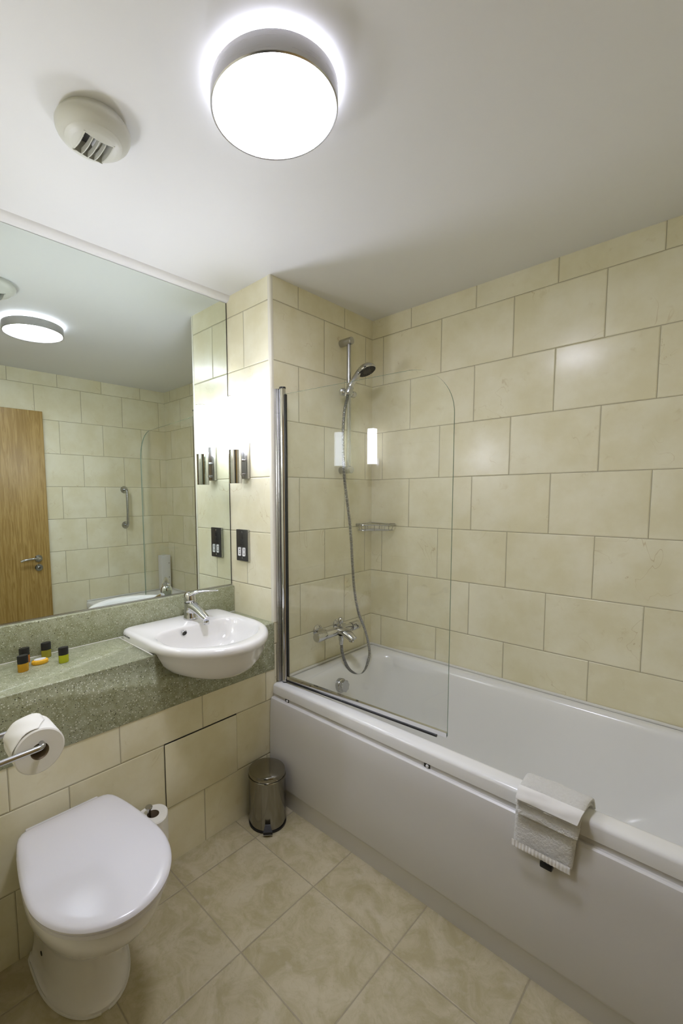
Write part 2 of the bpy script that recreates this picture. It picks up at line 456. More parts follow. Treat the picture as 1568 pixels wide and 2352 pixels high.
# flat shelf apron of the basin resting on the stone (left flank foot)
ft = MB().loft([super_loop(-.10, -.284, .000, BCY, BHW+.001, .8222, 14, 14), super_loop(-.10, -.284, .000, BCY, BHW-.001, .832, 14, 14)])
obj('sealant', MB().tube([(-.282, BCY-BHW-.001, .8235), (-.12, BCY-BHW-.0015, .8235), (-.002, BCY-BHW-.0015, .8235)], .0022, 8), M['seal'], bs)
ov = obj('overflow_hole', MB().lathe([(.0, .002), (.0085, .002), (.0095, .0), (.0095, -.004)], (-.1085, -1.125, .838), (.93, 0, -.36), 24), M['dark'], bs)
obj('overflow_ring', MB().lathe([(.0095, .001), (.0098, .0032), (.0118, .0032), (.0126, .0), (.0095, 0.0)], (-.1085, -1.125, .838), (.93, 0, -.36), 28, cap=False), M['chromes'], ov)
obj('waste', MB().lathe([(0, .004), (.017, .004), (.021, .001), (.021, -.002)], (.02, -1.077, .7485), 'z', 28), M['chrome'], bs)
def text_mesh(name, s, size, mtx, mat, parent, ext=.0002):
    cu = bpy.data.curves.new(name, 'FONT'); cu.body = s; cu.size = size; cu.extrude = ext; cu.align_x = 'CENTER'; cu.align_y = 'CENTER'
    to = bpy.data.objects.new(name, cu); COL.objects.link(to)
    bpy.context.view_layer.update()
    me = bpy.data.meshes.new_from_object(to.evaluated_get(bpy.context.evaluated_depsgraph_get()))
    bpy.data.objects.remove(to, do_unlink=True)
    base = ROOT.get(parent.name, Vector((0,0,0)))
    me.transform(Matrix.Translation(-base) @ mtx); me.materials.append(mat)
    o = bpy.data.objects.new(name, me); COL.objects.link(o); o.parent = parent; ROOT[o.name] = base; return o
# small script mark on the left flank of the basin (faces -Y)
text_mesh('maker_mark', 'Audley Smart', .011, Matrix.Translation((-.215, BCY-BHW-.0006, .8435)) @ Matrix.Rotation(PI/2, 4, 'X') @ Matrix.Shear('XZ', 4, (0, 0)), M['slate'], bs)

# basin tap
tp = thing('basin_mixer_tap', 'chrome single lever mixer tap on the back of the basin', 'tap', (-.205, -1.03, .860))
tx, ty, tz = -.205, -1.035, .860
m = MB().lathe([(.0, 0), (.026, 0), (.0265, .004), (.024, .012), (.0225, .03), (.022, .062)], (tx, ty, tz), 'z', 36)
obj('tap_body', m, M['chrome'], tp)
sp = smooth_path([(tx-.004, ty, tz+.050), (tx+.022, ty, tz+.050), (tx+.055, ty, tz+.040), (tx+.088, ty, tz+.026), (tx+.108, ty, tz+.018)], 6)
rad = [.021 - .0085*k/(len(sp)-1) for k in range(len(sp))]
obj('spout', MB().tube(sp, .015, 20, radii=rad), M['chrome'], tp)
obj('aerator', MB().lathe([(.0, -.0), (.0095, 0), (.0105, -.004), (.0105, -.012), (.0, -.012)], (tx+.104, ty, tz+.012), 'z', 24), M['chrome'], tp)
m = MB().lathe([(.0215, .0), (.0225, .004), (.0225, .018), (.020, .030), (.013, .038), (.0, .041)], (tx, ty, tz+.064), (-.10, 0, 1), 36)
cap = obj('cartridge_dome', m, M['chrome'], tp)
d_ = Vector((.80, .42, .16)).normalized()
lp = smooth_path([Vector((tx, ty, tz+.090)), Vector((tx, ty, tz+.098))+d_*.03, Vector((tx, ty, tz+.098))+d_*.065, Vector((tx, ty, tz+.092))+d_*.118], 6)
rd = [.017*(1-k/(len(lp)-1))**.7+.0028 for k in range(len(lp))]
o_ = MB().tube(lp, .01, 18, radii=rd)
for i, v in enumerate(o_.v):
    k = i//18
    if k < len(lp): o_.v[i] = (v[0], v[1], lp[k].z + (v[2]-lp[k].z)*.45)
obj('lever', o_, M['chrome'], tp)

for ch in tp.children:
    for v in ch.data.vertices: v.co = Vector((tx, ty, tz)) - ROOT[tp.name] + (v.co - Vector((tx, ty, tz)) + ROOT[tp.name])*1.17

# ------------------------------------------------------------------ bathtub
bt = thing('bathtub', 'long white acrylic bathtub along the back wall', 'bathtub', (.83, -.37, 0))
X0, X1, Y0, Y1 = .003, XR-.003, -.750, -.003
def br(l, r_, f, b, z, rad, zz=None): return rrect(X0+l, X1-r_, Y0+f, Y1-b, rad, z, 10)
loops = [br(.02, .02, .030, .02, .500, .006), br(0, 0, 0, 0, .500, .006), br(0, 0, 0, 0, .534, .008), br(.002, .002, .003, .002, .541, .008), br(.006, .006, .010, .006, .5455, .008), br(.02, .02, .022, .012, .5470, .010),
         br(.060, .045, .050, .030, .5465, .05), br(.078, .060, .062, .040, .544, .10), br(.088, .072, .072, .048, .536, .11), br(.096, .085, .080, .055, .520, .115),
         br(.108, .12, .090, .066, .46, .12), br(.125, .19, .104, .082, .36, .13), br(.145, .27, .122, .100, .25, .14), br(.165, .33, .140, .118, .185, .14), br(.20, .38, .17, .15, .158, .12), br(.26, .44, .22, .20, .150, .10)]
m = MB().loft(loops, cap0=False)
obj('tub', m, M['acrylic'], bt, angle=50)
sl = MB().tube([(.0068, -.683, .551), (.0068, -.0068, .551), (XR-.0068, -.0068, .551), (XR-.0068, -.745, .551)], .0063, 10)
obj('sealant_bead', sl, M['seal'], bt)
# overflow cover
oc = MB()
c0 = Vector((.118, -.405, .462)); ax = Vector((1, 0, .12)).normalized(); t_ = ax.cross(Vector((0,0,1))).normalized(); u_ = t_.cross(ax)
def scal(r, h, amp): return [c0+ax*h+(t_*math.cos(a)+u_*math.sin(a))*(r+amp*math.cos(8*a)) for a in [2*PI*k/96 for k in range(96)]]
oc.loft([scal(.034, -.012, 0), scal(.034, .006, 0), scal(.032, .010, 0), scal(.0295, .012, .0006), scal(.0285, .026, .0016), scal(.027, .029, .0016), scal(.0, .0295, 0)], cap1=False)
obj('overflow_cover', oc, M['chromes'], bt, angle=40)

prof = [(-.715, .499), (-.742, .499), (-.7455, .492), (-.7455, .484), (-.755, .484), (-.7605, .480), (-.763, .472), (-.768, .40), (-.771, .25), (-.771, .10), (-.769, .092), (-.765, .087), (-.752, .0), (-.715, .0)]
m = MB().prism(prof, 'x', .004, XR-.004)
bp = obj('side_panel', m, M['panelw'], bt, angle=28)
for xx in (.094, .768):
    obj('clip_recess', MB().box(xx-.011, xx+.011, -.7475, -.7452, .484, .498, .0008, 1), M['dark'], bp)
    obj('screw_clip', MB().lathe([(0, -.004), (.004, -.004), (.0055, -.002), (.0055, 0)], (xx+.002, -.7475, .491), 'y', 20), M['whitep'], bp)

# ------------------------------------------------------------------ glass bath screen
A = Vector((.036, -.702, 0)); B = Vector((.792, -.655, 0)); dv = (B-A).normalized(); nn = Vector((-dv.y, dv.x, 0)); Lg = (B-A).length
sc = thing('bath_screen', 'clear glass bath screen with rounded corner on a chrome post', 'bath screen', (.046, -.715, .549))
def on(s_, z, o=0.0): p = A+dv*s_+nn*o; return (p.x, p.y, z)
zb, ztop, rr = .566, 1.812, .165
out = [(.016, zb), (Lg, zb), (Lg, ztop-rr)]
for k in range(1, 17):
    a = PI/2*k/16; out.append((Lg-rr+rr*math.cos(a), ztop-rr+rr*math.sin(a)))
out.append((.016, ztop+.010))
m = MB(); n = len(out)
v0 = [on(s_, z, -.003) for s_, z in out]; v1 = [on(s_, z, .003) for s_, z in out]
m.add(v0+v1, [tuple(range(n)), tuple(range(2*n-1, n-1, -1))], 0)
m.add(v0+v1, [(i, (i+1) % n, n+(i+1) % n, n+i) for i in range(n)], 1)
obj('glass_pane', m, [M['glass'], M['glassedge']], sc, smooth=False)
m = MB().box(.0008, .016, -.722, -.685, .549, 1.848, .002, 2)
m.box(.0162, .0215, -.716, -.690, .549, 1.848, .0015, 2)
obj('wall_channel', m, M['steel'], sc)
po = MB(); cpx, cpy = A.x, A.y
def post(z): return [(cpx+.0135*math.cos(a), cpy+.0135*math.sin(a), z) for a in [2*PI*k/36 for k in range(36)]]
po.loft([post(.552), post(1.846)])
ps = obj('hinge_post', po, M['chrome'], sc)
obj('post_cap', MB().loft([[(cpx+(x-cpx)*1.06, cpy+(y-cpy)*1.06, z) for x, y, z in post(1.846)], [(cpx+(x-cpx)*1.06, cpy+(y-cpy)*1.06, z) for x, y, z in post(1.853)]]), M['black'], ps)
obj('post_foot', MB().loft([post(.5485), post(.5522)]), M['black'], ps)
m = MB(); z0, z1 = .566, 1.82
def strip(mb, s0, s1, o0, o1, za, zb_): 
    mb.add([on(s0, za, o0), on(s1, za, o0), on(s1, za, o1), on(s0, za, o1), on(s0, zb_, o0), on(s1, zb_, o0), on(s1, zb_, o1), on(s0, zb_, o1)],
           [(0,3,2,1),(4,5,6,7),(0,1,5,4),(1,2,6,5),(2,3,7,6),(3,0,4,7)])
strip(m, .0145, .0215, -.0055, .0055, z0, z1)
obj('glazing_gasket', m, M['black'], sc, smooth=False)
m = MB(); strip(m, -.0155, -.0130, -.006, .006, .552, 1.845)
obj('hinge_seal', m, M['black'], sc, smooth=False)
m = MB(); strip(m, .016, Lg-.001, -.0065, .0065, .562, .578)
obj('bottom_rail', m, M['chrome'], sc, smooth=False)
m = MB().tube([on(.016, .5575, -.006), on(Lg-.035, .5575, -.006)], .0052, 10)
obj('rubber_seal', m, M['black'], sc)

# ------------------------------------------------------------------ shower
RY, RX = -.268, .052
sr = thing('shower_rail', 'chrome vertical slide rail fixed to the shower wall', 'shower rail', (0, RY, 1.50))
obj('rail', MB().tube([(RX, RY, 1.512), (RX, RY, 2.135)], .0105, 20), M['chromes'], sr)
for z in (1.516, 2.140):
    obj('wall_bracket', MB().lathe([(0, 0), (.0175, 0), (.0182, .004), (.0182, .066), (.0172, .0705), (.0, .0715)], (.0005, RY, z), 'x', 32), M['chromes'], sr)
sld = MB().lathe([(0, -.058), (.012, -.057), (.0185, -.050), (.0205, -.040), (.0185, -.028), (.0145, -.022), (.0145, .020), (.0165, .022), (.0165, .046), (.0145, .050), (0, .051)], (RX, RY-.005, 1.890), 'y', 32)
obj('slider', sld, M['chrome'], sr)
hp = Vector((RX+.038, RY-.045, 1.893))
obj('handset_cradle', MB().lathe([(.0145, -.018), (.0175, -.014), (.0175, .014), (.0150, .018)], hp, (.30, .22, .92), 24).tube([(RX+.008, RY-.012, 1.890), hp], .0095, 12), M['chromes'], sr)
sh = thing('shower_handset', 'chrome hand shower head resting in the slide rail cradle', 'shower head', tuple(hp))
hc = Vector((.138, -.243, 1.993)); hdir = Vector((.40, .03, -.915)).normalized()
hl = smooth_path([hp+Vector((-.012, -.010, -.030)), hp+Vector((0, 0, .010)), hp+Vector((.018, .022, .055)), hc-hdir*.010+Vector((-.020, -.012, -.004))], 6)
obj('handle', MB().tube(hl, .012, 20, radii=[.0098+.0055*math.sin(PI*min(1, k/(len(hl)-1)*1.05)*.85) for k in range(len(hl))]), M['chrome'], sh)
obj('head_shell', MB().lathe([(.0, -.025), (.018, -.0235), (.033, -.017), (.0445, -.004), (.0475, .006), (.046, .010), (.0435, .011)], hc, hdir, 48), M['chrome'], sh)
fp = MB().lathe([(.0435, .0095), (.043, .0115), (.012, .0125), (0, .0125)], hc, hdir, 40)
e1 = hdir.cross(Vector((0,0,1))).normalized(); e2 = hdir.cross(e1)
face = obj('spray_plate', fp, M['slate'], sh)
nz = MB()
for ring, cnt in ((.038, 26), (.031, 20), (.023, 14)):
    for k in range(cnt):
        a = 2*PI*k/cnt; nz.lathe([(.0015, .011), (.0013, .0145), (0, .0148)], hc+(e1*math.cos(a)+e2*math.sin(a))*ring, hdir, 6)
obj('nozzles', nz, M['black'], face, kind='stuff')

hose_pts = [(.088, -.322, 1.868), (.100, -.345, 1.835), (.105, -.366, 1.79), (.11, -.382, 1.705), (.115, -.388, 1.609), (.115, -.378, 1.466), (.115, -.334, 1.234), (.115, -.316, 1.061), (.115, -.299, .919), (.115, -.265, .80), (.112, -.212, .709), (.11, -.173, .618), (.108, -.160, .546), (.105, -.190, .485), (.102, -.245, .468), (.100, -.311, .504), (.098, -.354, .566), (.096, -.372, .620), (.095, -.374, .652)]
hp_ = smooth_path(hose_pts, 40)
# resample evenly
seg = .00175; even = [hp_[0]]; acc = 0
for a, b in zip(hp_, hp_[1:]):
    L_ = (b-a).length
    while acc+L_ >= seg:
        t__ = (seg-acc)/L_; a = a.lerp(b, t__); even.append(a.copy()); L_ = (b-a).length; acc = 0
    acc += L_
nn_ = len(even)
m = MB().tube(even, .0075, 12, radii=[.0078 if (k % 4) in (0, 1) else .0066 for k in range(nn_)], mis=[0 if (k % 4) in (0, 3) else 1 for k in range(nn_-1)])
tag(obj('shower_hose', m, [M['chrome'], M['black']]), 'ribbed black and chrome shower hose looping down to the bath tap', 'hose')

# bath and shower mixer
bx = thing('bath_shower_mixer', 'chrome thermostatic bar mixer with spout above the bathtub', 'tap', (0, -.375, .715))
zz = .716
for yy in (-.448, -.298):
    es = obj('escutcheon', MB().lathe([(0, 0), (.031, 0), (.0315, .004), (.026, .009), (.016, .011), (.0155, .03), (.0155, .056)], (.0005, yy, zz+.004), 'x', 36), M['chrome'], bx)
obj('mixer_body', MB().lathe([(0, -.098), (.019, -.098), (.0205, -.094), (.0205, .094), (.019, .098), (0, .098)], (.068, -.368, zz), 'y', 36), M['chrome'], bx)
obj('control_handle', MB().lathe([(0, -.162), (.020, -.161), (.0225, -.155), (.0225, -.103), (.021, -.100)], (.068, -.368, zz), 'y', 36), M['chrome'], bx)
obj('control_handle', MB().lathe([(.021, .100), (.0225, .103), (.0225, .158), (.020, .164), (0, .165)], (.068, -.368, zz), 'y', 36), M['chrome'], bx)
obj('control_button', MB().box(.080, .0915, -.262, -.244, zz+.006, zz+.016, .002, 2), M['chromes'], bx)
spp = smooth_path([(.070, -.362, zz+.004), (.100, -.362, zz+.002), (.130, -.362, zz-.008), (.160, -.362, zz-.026)], 6)
mm = MB().tube(spp, .02, 24, radii=[.033-.011*k/18 for k in range(19)])
for i, v in enumerate(mm.v):
    k = i//24
    if k < len(spp): mm.v[i] = (v[0], v[1], spp[k].z + (v[2]-spp[k].z)*.66)
obj('spout', mm, M['chrome'], bx)
obj('aerator', MB().lathe([(0, 0), (.012, 0), (.013, -.008), (.0, -.009)], (.148, -.362, zz-.030), 'z', 24), M['chrome'], bx)
obj('diverter_knob', MB().lathe([(.007, .018), (.0075, .030), (.006, .034), (.010, .037), (.0145, .044), (.016, .052), (.0145, .060), (.009, .066), (0, .068)], (.074, -.357, zz), 'z', 28), M['chrome'], bx)
obj('hose_outlet', MB().lathe([(0, -.064), (.0085, -.064), (.0105, -.058), (.0105, -.042), (.013, -.040), (.013, -.016)], (.092, -.374, zz), 'z', 24), M['chrome'], bx)

# corner soap basket of chrome wire
cb = thing('corner_wire_basket', 'small chrome wire soap basket in the shower corner', 'basket', (.06, -.06, 1.20))
tri = fillet([(.006, -.006, 1.238), (.006, -.150, 1.232), (.05, -.157, 1.232), (.160, -.052, 1.232), (.168, -.006, 1.232), (.006, -.006, 1.238)], .012, 4)
obj('top_rim', MB().tube(tri, .0024, 8), M['chromes'], cb)
trb = fillet([(.010, -.010, 1.203), (.010, -.140, 1.203), (.045, -.150, 1.203), (.150, -.048, 1.203), (.155, -.010, 1.203), (.010, -.010, 1.203)], .012, 4)
m = MB().tube(trb, .0018, 8)
for k in range(9):
    s_ = .012+k*.0155
    m.tube([(.010, -s_, 1.203), (s_, -.010, 1.203)], .0012, 6)
obj('bottom_grid', m, M['chromes'], cb)
for p, q_ in (((.006, -.045), (.010, -.045)), ((.006, -.10), (.010, -.10)), ((.03, -.157), (.03, -.150)), ((.065, -.143), (.060, -.137)), ((.10, -.110), (.094, -.104)), ((.14, -.072), (.132, -.066)), ((.164, -.03), (.154, -.03)), ((.12, -.006), (.12, -.010)), ((.06, -.006), (.06, -.010))):
    obj('upright', MB().tube([(p[0], p[1], 1.232), (q_[0], q_[1], 1.212), (q_[0], q_[1], 1.203)], .0014, 6), M['chromes'], cb)
for x_, y_, nx in ((.002, -.125, 'x'), (.140, -.002, 'y')):
    m = MB().box(x_-.0015, x_+.0055, y_-.016, y_+.016, 1.226, 1.238, .001, 1) if nx == 'x' else MB().box(x_-.016, x_+.016, y_-.0055, y_+.0015, 1.226, 1.238, .001, 1)
    obj('fixing_tab', m, M['chromes'], cb)

# ------------------------------------------------------------------ tube lamp and shaver socket on the pier
def tube_lamp(lx, wy, d, label):
    """opal tube in a chrome cup on a steel backplate; wy is the wall face, d the direction into the room"""
    tl = thing('tube_wall_lamp', label, 'wall lamp', (lx, wy, 1.45), 'tube lamps either side of the mirror')
    ly = wy+d*.0653
    obj('opal_tube', MB().lathe([(0, 1.597), (.0285, 1.597), (.0285, 1.826), (.0275, 1.829), (0, 1.830)], (lx, ly, 0), 'z', 40), M['tube'], tl)
    obj('top_ring', MB().lathe([(.0, 1.8302), (.0292, 1.8302), (.0292, 1.833), (0, 1.8335)], (lx, ly, 0), 'z', 40), M['chrome'], tl)
    obj('holder_cup', MB().lathe([(.0, 1.446), (.0285, 1.446), (.0295, 1.448), (.0295, 1.597), (.0, 1.5968)], (lx, ly, 0), 'z', 40), M['chrome'], tl)
    ya, yb = sorted((wy+d*.017, wy+d*.0002))
    obj('backplate', MB().box(lx-.026, lx+.026, ya, yb, 1.468, 1.636, .002, 2), M['steel'], tl)
    for z in (1.488, 1.552):
        obj('arm', MB().tube([(lx, wy+d*.016, z), (lx, ly-d*.027, z)], .0062, 14), M['chrome'], tl)
tube_lamp(-.176, YP, -1, 'lit white tube lamp with chrome holder on the tiles right of the mirror')
tube_lamp(-.176, YE, 1, 'second lit tube lamp left of the mirror, reflected in the glass screen')

ss = thing('shaver_socket', 'dark grey shaver socket plate with two white outlets on the tiles', 'socket', (-.203, YP, 1.08))
sx0, sx1 = -.2445, -.1610
obj('back_box', MB().box(sx0+.002, sx1+.0005, YP-.0135, YP-.0002, 1.083, 1.231, .0015, 2), M['chromes'], ss)
fpz = YP-.0160
obj('front_plate', MB().box(sx0, sx1, fpz, YP-.0130, 1.0825, 1.2315, .003, 2), M['slate'], ss)
scx = (sx0+sx1)/2
for z in (1.0965, 1.2185):
    obj('screw', MB().lathe([(0, -.0016), (.0028, -.0014), (.0036, -.0005), (.0036, 0)], (scx, fpz, z), 'y', 16), M['chrome'], ss)
for xx in (scx-.0165, scx+.0165):
    i_ = obj('outlet', MB().box(xx-.010, xx+.010, fpz-.0012, fpz+.0004, 1.106, 1.147, .004, 3), M['whitep'], ss)
    h_ = MB()
    for z in (1.117, 1.136):
        h_.lathe([(0, -.0003), (.0031, -.0003), (.0031, .0006)], (xx, fpz-.0012, z), 'y', 14)
    h_.box(xx-.003, xx+.003, fpz-.0014, fpz-.001, 1.1255, 1.1275)
    obj('pin_holes', h_, M['dark'], i_)
g = MB().tube(smooth_path([(scx-.008, fpz-.0002, 1.195), (scx+.006, fpz-.0002, 1.195), (scx+.006, fpz-.0002, 1.185), (scx-.006, fpz-.0002, 1.182), (scx-.004, fpz-.0002, 1.172), (scx+.006, fpz-.0002, 1.172), (scx+.009, fpz-.0002, 1.165)], 4), .0008, 6)
g.box(scx-.006, scx+.006, fpz-.0006, fpz+.0002, 1.188, 1.206); 
obj('shaver_symbol', g, M['dark'], ss)
text_mesh('shaver_text', 'SHAVERS ONLY', .0052, Matrix.Translation((scx, fpz-.0002, 1.1585)) @ Matrix.Rotation(PI/2, 4, 'X'), M['dark'], ss)

# ------------------------------------------------------------------ ceiling lamp and detector
cl = thing('ceiling_lamp', 'round lit flush ceiling lamp with brushed metal rim', 'ceiling lamp', (.656, -1.298, ZC))
lc = (.656, -1.298, 0)
obj('drum', MB().lathe([(.124, ZC-.0002), (.124, 2.272)], lc, 'z', 72, cap=False), M['halo'], cl)
obj('diffuser', MB().lathe([(.0, 2.2635), (.08, 2.264), (.130, 2.2665), (.1385, 2.271), (.1385, 2.276)], lc, 'z', 72, cap=True), M['lamp'], cl)
obj('metal_rim', MB().lathe([(.1388, 2.302), (.1388, 2.2665), (.1400, 2.2622), (.1425, 2.2608), (.1448, 2.2635), (.1452, 2.302)], lc, 'z', 96, cap=False), M['steel'], cl)
obj('rim_top', MB().lathe([(.1385, 2.3015), (.1452, 2.3025)], lc, 'z', 72, cap=False), M['steel'], cl)

dc = thing('ceiling_detector', 'round off white ceiling detector with open slotted window', 'detector', (.2635, -1.554, ZC))
c_ = Vector((.2635, -1.554, ZC)); Rd = .088
profd = [(.078, -.0002), (.080, -.010), (.0865, -.013), (.088, -.017), (.0875, -.023), (.084, -.031), (.077, -.0385), (.0685, -.0440), (.0668, -.0458), (.060, -.0500), (.052, -.0540), (.046, -.0560), (.040, -.0580), (.034, -.0596), (.028, -.0610), (.022, -.0620), (.015, -.0628), (.0075, -.0634), (.0005, -.0636)]
N = 256
fine = profd[:8]
for (r1, h1), (r2, h2) in zip(profd[7:], profd[8:]):
    kk = max(1, int(round((r1-r2)/.0011)))
    for q in range(1, kk+1): fine.append((r1+(r2-r1)*q/kk, h1+(h2-h1)*q/kk))
def dp(r, h, a): return c_+Vector((r*math.cos(a), r*math.sin(a), h))
def dome_h(r):
    for (r1, h1), (r2, h2) in zip(profd[4:], profd[5:]):
        if r2 <= r <= r1: return h2+(h1-h2)*(r-r2)/(r1-r2)
    return -.05
m = MB(); vs = [dp(r, h, 2*PI*i/N) for r, h in fine for i in range(N)]; fs = []
def inwin(k, i):
    a = 2*PI*(i+.5)/N; r = (fine[k][0]+fine[k+1][0])/2
    return abs(r*math.cos(a)+.004) < .038 and abs(r*math.sin(a)) < .034
for k in range(len(fine)-1):
    for i in range(N):
        if not inwin(k, i): j = (i+1) % N; fs.append((k*N+i, k*N+j, (k+1)*N+j, (k+1)*N+i))
m.add(vs, fs)
sh_ = obj('shell', m, M['plastic'], dc)
def lb(mb, a0, a1, b0, b1, h0, h1):
    return mb.box(c_.x+a0, c_.x+a1, c_.y+b0, c_.y+b1, c_.z+min(h0, h1), c_.z+max(h0, h1))
m = MB(); lb(m, -.060, .052, -.052, .052, -.020, -.017)
lb(m, -.045, -.0435, -.037, .037, -.0545, -.020); lb(m, .0355, .037, -.037, .037, -.0555, -.020); lb(m, -.045, .037, -.0375, -.036, -.054, -.020); lb(m, -.045, .037, .036, .0375, -.054, -.020)
obj('cavity', m, M['plastic'], sh_, smooth=False)
m = MB(); lb(m, -.030, .022, -.033, -.006, -.0201, -.032)
obj('sensor_block', m, M['slate'], sh_, smooth=False)
obj('sensor_lens', MB().tube([c_+Vector((-.022, .010, -.034)), c_+Vector((.024, .010, -.034))], .008, 16), M['whitep'], sh_)
for b in (-.0365, -.016, .000, .016, .0355):
    xs_ = [-.043+.0797*k/14 for k in range(15)]
    arc = [(a, dome_h(math.hypot(a, b))-.0004) for a in xs_]; lo = [(a, h+.014) for a, h in reversed(arc)]
    poly = [c_+Vector((a, b-.0011, h)) for a, h in arc+lo]; poly2 = [p+Vector((0, .0022, 0)) for p in poly]
    obj('fin', MB().loft([poly, poly2]), M['plastic'], dc, smooth=False)

# ------------------------------------------------------------------ toilet
tc = -1.640
wc = thing('toilet', 'white back to wall toilet with closed lid', 'toilet', (.25, tc, 0))
def pl(z, back, xs, nose, hw, ef=2.1, eb=10, cy=tc):
    k = max(0, min(1, (z-.19)/.12))*.21        # the rim narrows towards the wall
    return [(x, cy+(y-cy)*(1-k*max(0, (xs-x)/(xs-back))**1.5), zz_) for x, y, zz_ in super_loop(xs, back, nose, cy, hw, z, ef, eb, 72)]
loops = [pl(.0, .002, .12, .322, .118, 2.0), pl(.012, .002, .12, .322, .118, 2.0), pl(.018, .002, .12, .312, .110), pl(.06, .002, .12, .298, .104), pl(.14, .002, .13, .300, .102), pl(.19, .002, .15, .330, .110), pl(.235, .002, .17, .385, .128),
         pl(.28, .002, .20, .445, .146), pl(.32, .002, .24, .482, .158), pl(.352, .002, .26, .500, .163), pl(.372, .002, .27, .503, .165), pl(.389, .002, .27, .500, .163), pl(.395, .006, .27, .494, .157)]
obj('pan', MB().loft(loops), M['ceramic'], wc, angle=50)
obj('floor_seal', MB().tube([Vector(p)+Vector((0,0,.002)) for p in pl(.0, .004, .12, .3235, .1195, 2.0)[:72]][0:1] and [Vector(p)+Vector((0,0,.002)) for p in pl(.0, .004, .12, .3235, .1195, 2.0)], .003, 6), M['seal'], wc)
obj('fixing_hole', MB().lathe([(0, -.0015), (.006, -.0015), (.0065, 0)], (.115, tc-.1035, .085), 'y', 16), M['dark'], wc)
def sl_(z, ins): return super_loop(.315, .046+ins, .522-ins, tc, .173-ins, z, 2.0, 13, 128)
def lid_loop(z, ins):
    # rounded front, sides tapering in towards the hinge
    L = []
    for x, y, zq in sl_(z, ins):
        t = max(0, (.315-x)/.275)
        y = tc+(y-tc)*(1-.235*t**1.7); L.append((x, y, zq))
    return L
obj('seat_ring', MB().loft([lid_loop(.3955, .010), lid_loop(.398, .005), lid_loop(.408, .004), lid_loop(.4115, .008)]), M['seat'], wc)
ll = [lid_loop(.4125, .006), lid_loop(.415, .001), lid_loop(.420, .0), lid_loop(.4255, .003), lid_loop(.4285, .008), lid_loop(.4305, .016)]
for k in range(1, 8): ll.append(lid_loop(.4305+.004*math.sin(PI/2*k/8), .016+.138*k/8))
obj('lid', MB().loft(ll), M['seat'], wc)
obj('hinge_bar', MB().box(.016, .050, tc-.105, tc+.105, .3955, .410, .004, 2), M['seat'], wc)

# ------------------------------------------------------------------ toilet rolls
def roll_mesh(c, ax, L, r, rc):
    m = MB(); m.lathe([(rc, 0), (r-.003, 0), (r, .003), (r, L-.003), (r-.003, L), (rc, L)], c, ax, 64, cap=False)
    return m
tr = thing('toilet_roll', 'white toilet roll hanging on the chrome rail at the left', 'toilet roll', (.247, -1.761, .778))
rc_ = Vector((.199, -1.761, .776)); 
m = roll_mesh(rc_, 'x', .098, .0555, .0205)
for i, v in enumerate(m.v):
    a = math.atan2(v[2]-rc_.z, v[1]-rc_.y); d_r = math.hypot(v[1]-rc_.y, v[2]-rc_.z)
    if d_r > .04:
        k = 1+.020*math.sin(2*a+.6)+.012*math.sin(3*a+1.0); m.v[i] = (v[0], rc_.y+(v[1]-rc_.y)*k, rc_.z+(v[2]-rc_.z)*k)
obj('paper', m, M['paper'], tr)
obj('cardboard_core', MB().lathe([(.0205, .0005), (.0205, .0975)], rc_, 'x', 48, cap=False), M['card'], tr)
# folded loose end: a thin curved sheet lying on the roll
fe = MB(); rows = []
for k in range(13):
    a = math.radians(62+k*9); rows.append([(rc_.x+x_, rc_.y+(.0585+.0012*math.sin(k*1.3+x_*60))*math.cos(a), rc_.z+(.0580+.0014*math.sin(k+x_*90))*math.sin(a)) for x_ in [(.004+.090*j/10)*(1-.55*max(0, (3-k)/3)*(j/10)) for j in range(11)]])
fe.loft(rows, False, False, closed=False)
fo = obj('loose_end', fe, M['paper'], tr); sm_ = fo.modifiers.new('thickness', 'SOLIDIFY'); sm_.thickness = .0006
rh = thing('toilet_roll_holder', 'chrome tubular toilet roll holder at the left edge', 'toilet roll holder', (.25, YE, .79))
zr = .793
path = fillet([(.318, YE+.004, zr-.005), (.318, -1.757, zr+.002), (.180, -1.757, zr), (.180, YE+.004, zr-.004)], .014, 8)
obj('rail', MB().tube(path, .0068, 18), M['chromes'], rh)
for xx in (.318, .180):
    obj('rosette', MB().lathe([(0, 0), (.021, 0), (.022, .003), (.020, .008), (.009, .010)], (xx, YE+.0003, zr-.004), 'y', 28), M['chromes'], rh)

sr2 = thing('spare_toilet_roll', 'spare toilet roll on a low upright holder behind the toilet', 'toilet roll', (.072, -1.372, .19))
c2 = Vector((.072, -1.372, .188))
m = roll_mesh(c2, 'z', .100, .0515, .0205)
for i, v in enumerate(m.v):
    a = math.atan2(v[1]-c2.y, v[0]-c2.x); d_r = math.hypot(v[1]-c2.y, v[0]-c2.x)
    if d_r > .04:
        k = 1+.05*math.cos(3*a+.4); m.v[i] = (c2.x+(v[0]-c2.x)*k, c2.y+(v[1]-c2.y)*k, v[2])
obj('paper', m, M['paper'], sr2)
obj('cardboard_core', MB().lathe([(.0205, .0005), (.0205, .0995)], c2, 'z', 48, cap=False), M['card'], sr2)
sh2 = thing('spare_roll_holder', 'chrome upright peg through the spare toilet roll', 'toilet roll holder', (0, -1.372, .17))
px_ = (.058, -1.380)
obj('rosette', MB().lathe([(0, 0), (.020, 0), (.021, .004), (.012, .009)], (.0003, -1.380, .170), 'x', 28), M['chromes'], sh2)
obj('peg', MB().tube(fillet([(.004, -1.380, .170), (px_[0], px_[1], .170), (px_[0], px_[1], .305)], .012, 6), .0065, 16), M['chromes'], sh2)
obj('end_cap', MB().lathe([(.0065, -.004), (.012, .0), (.0125, .004), (.011, .0065), (0, .007)], (px_[0], px_[1], .306), 'z', 28), M['chromes'], sh2)

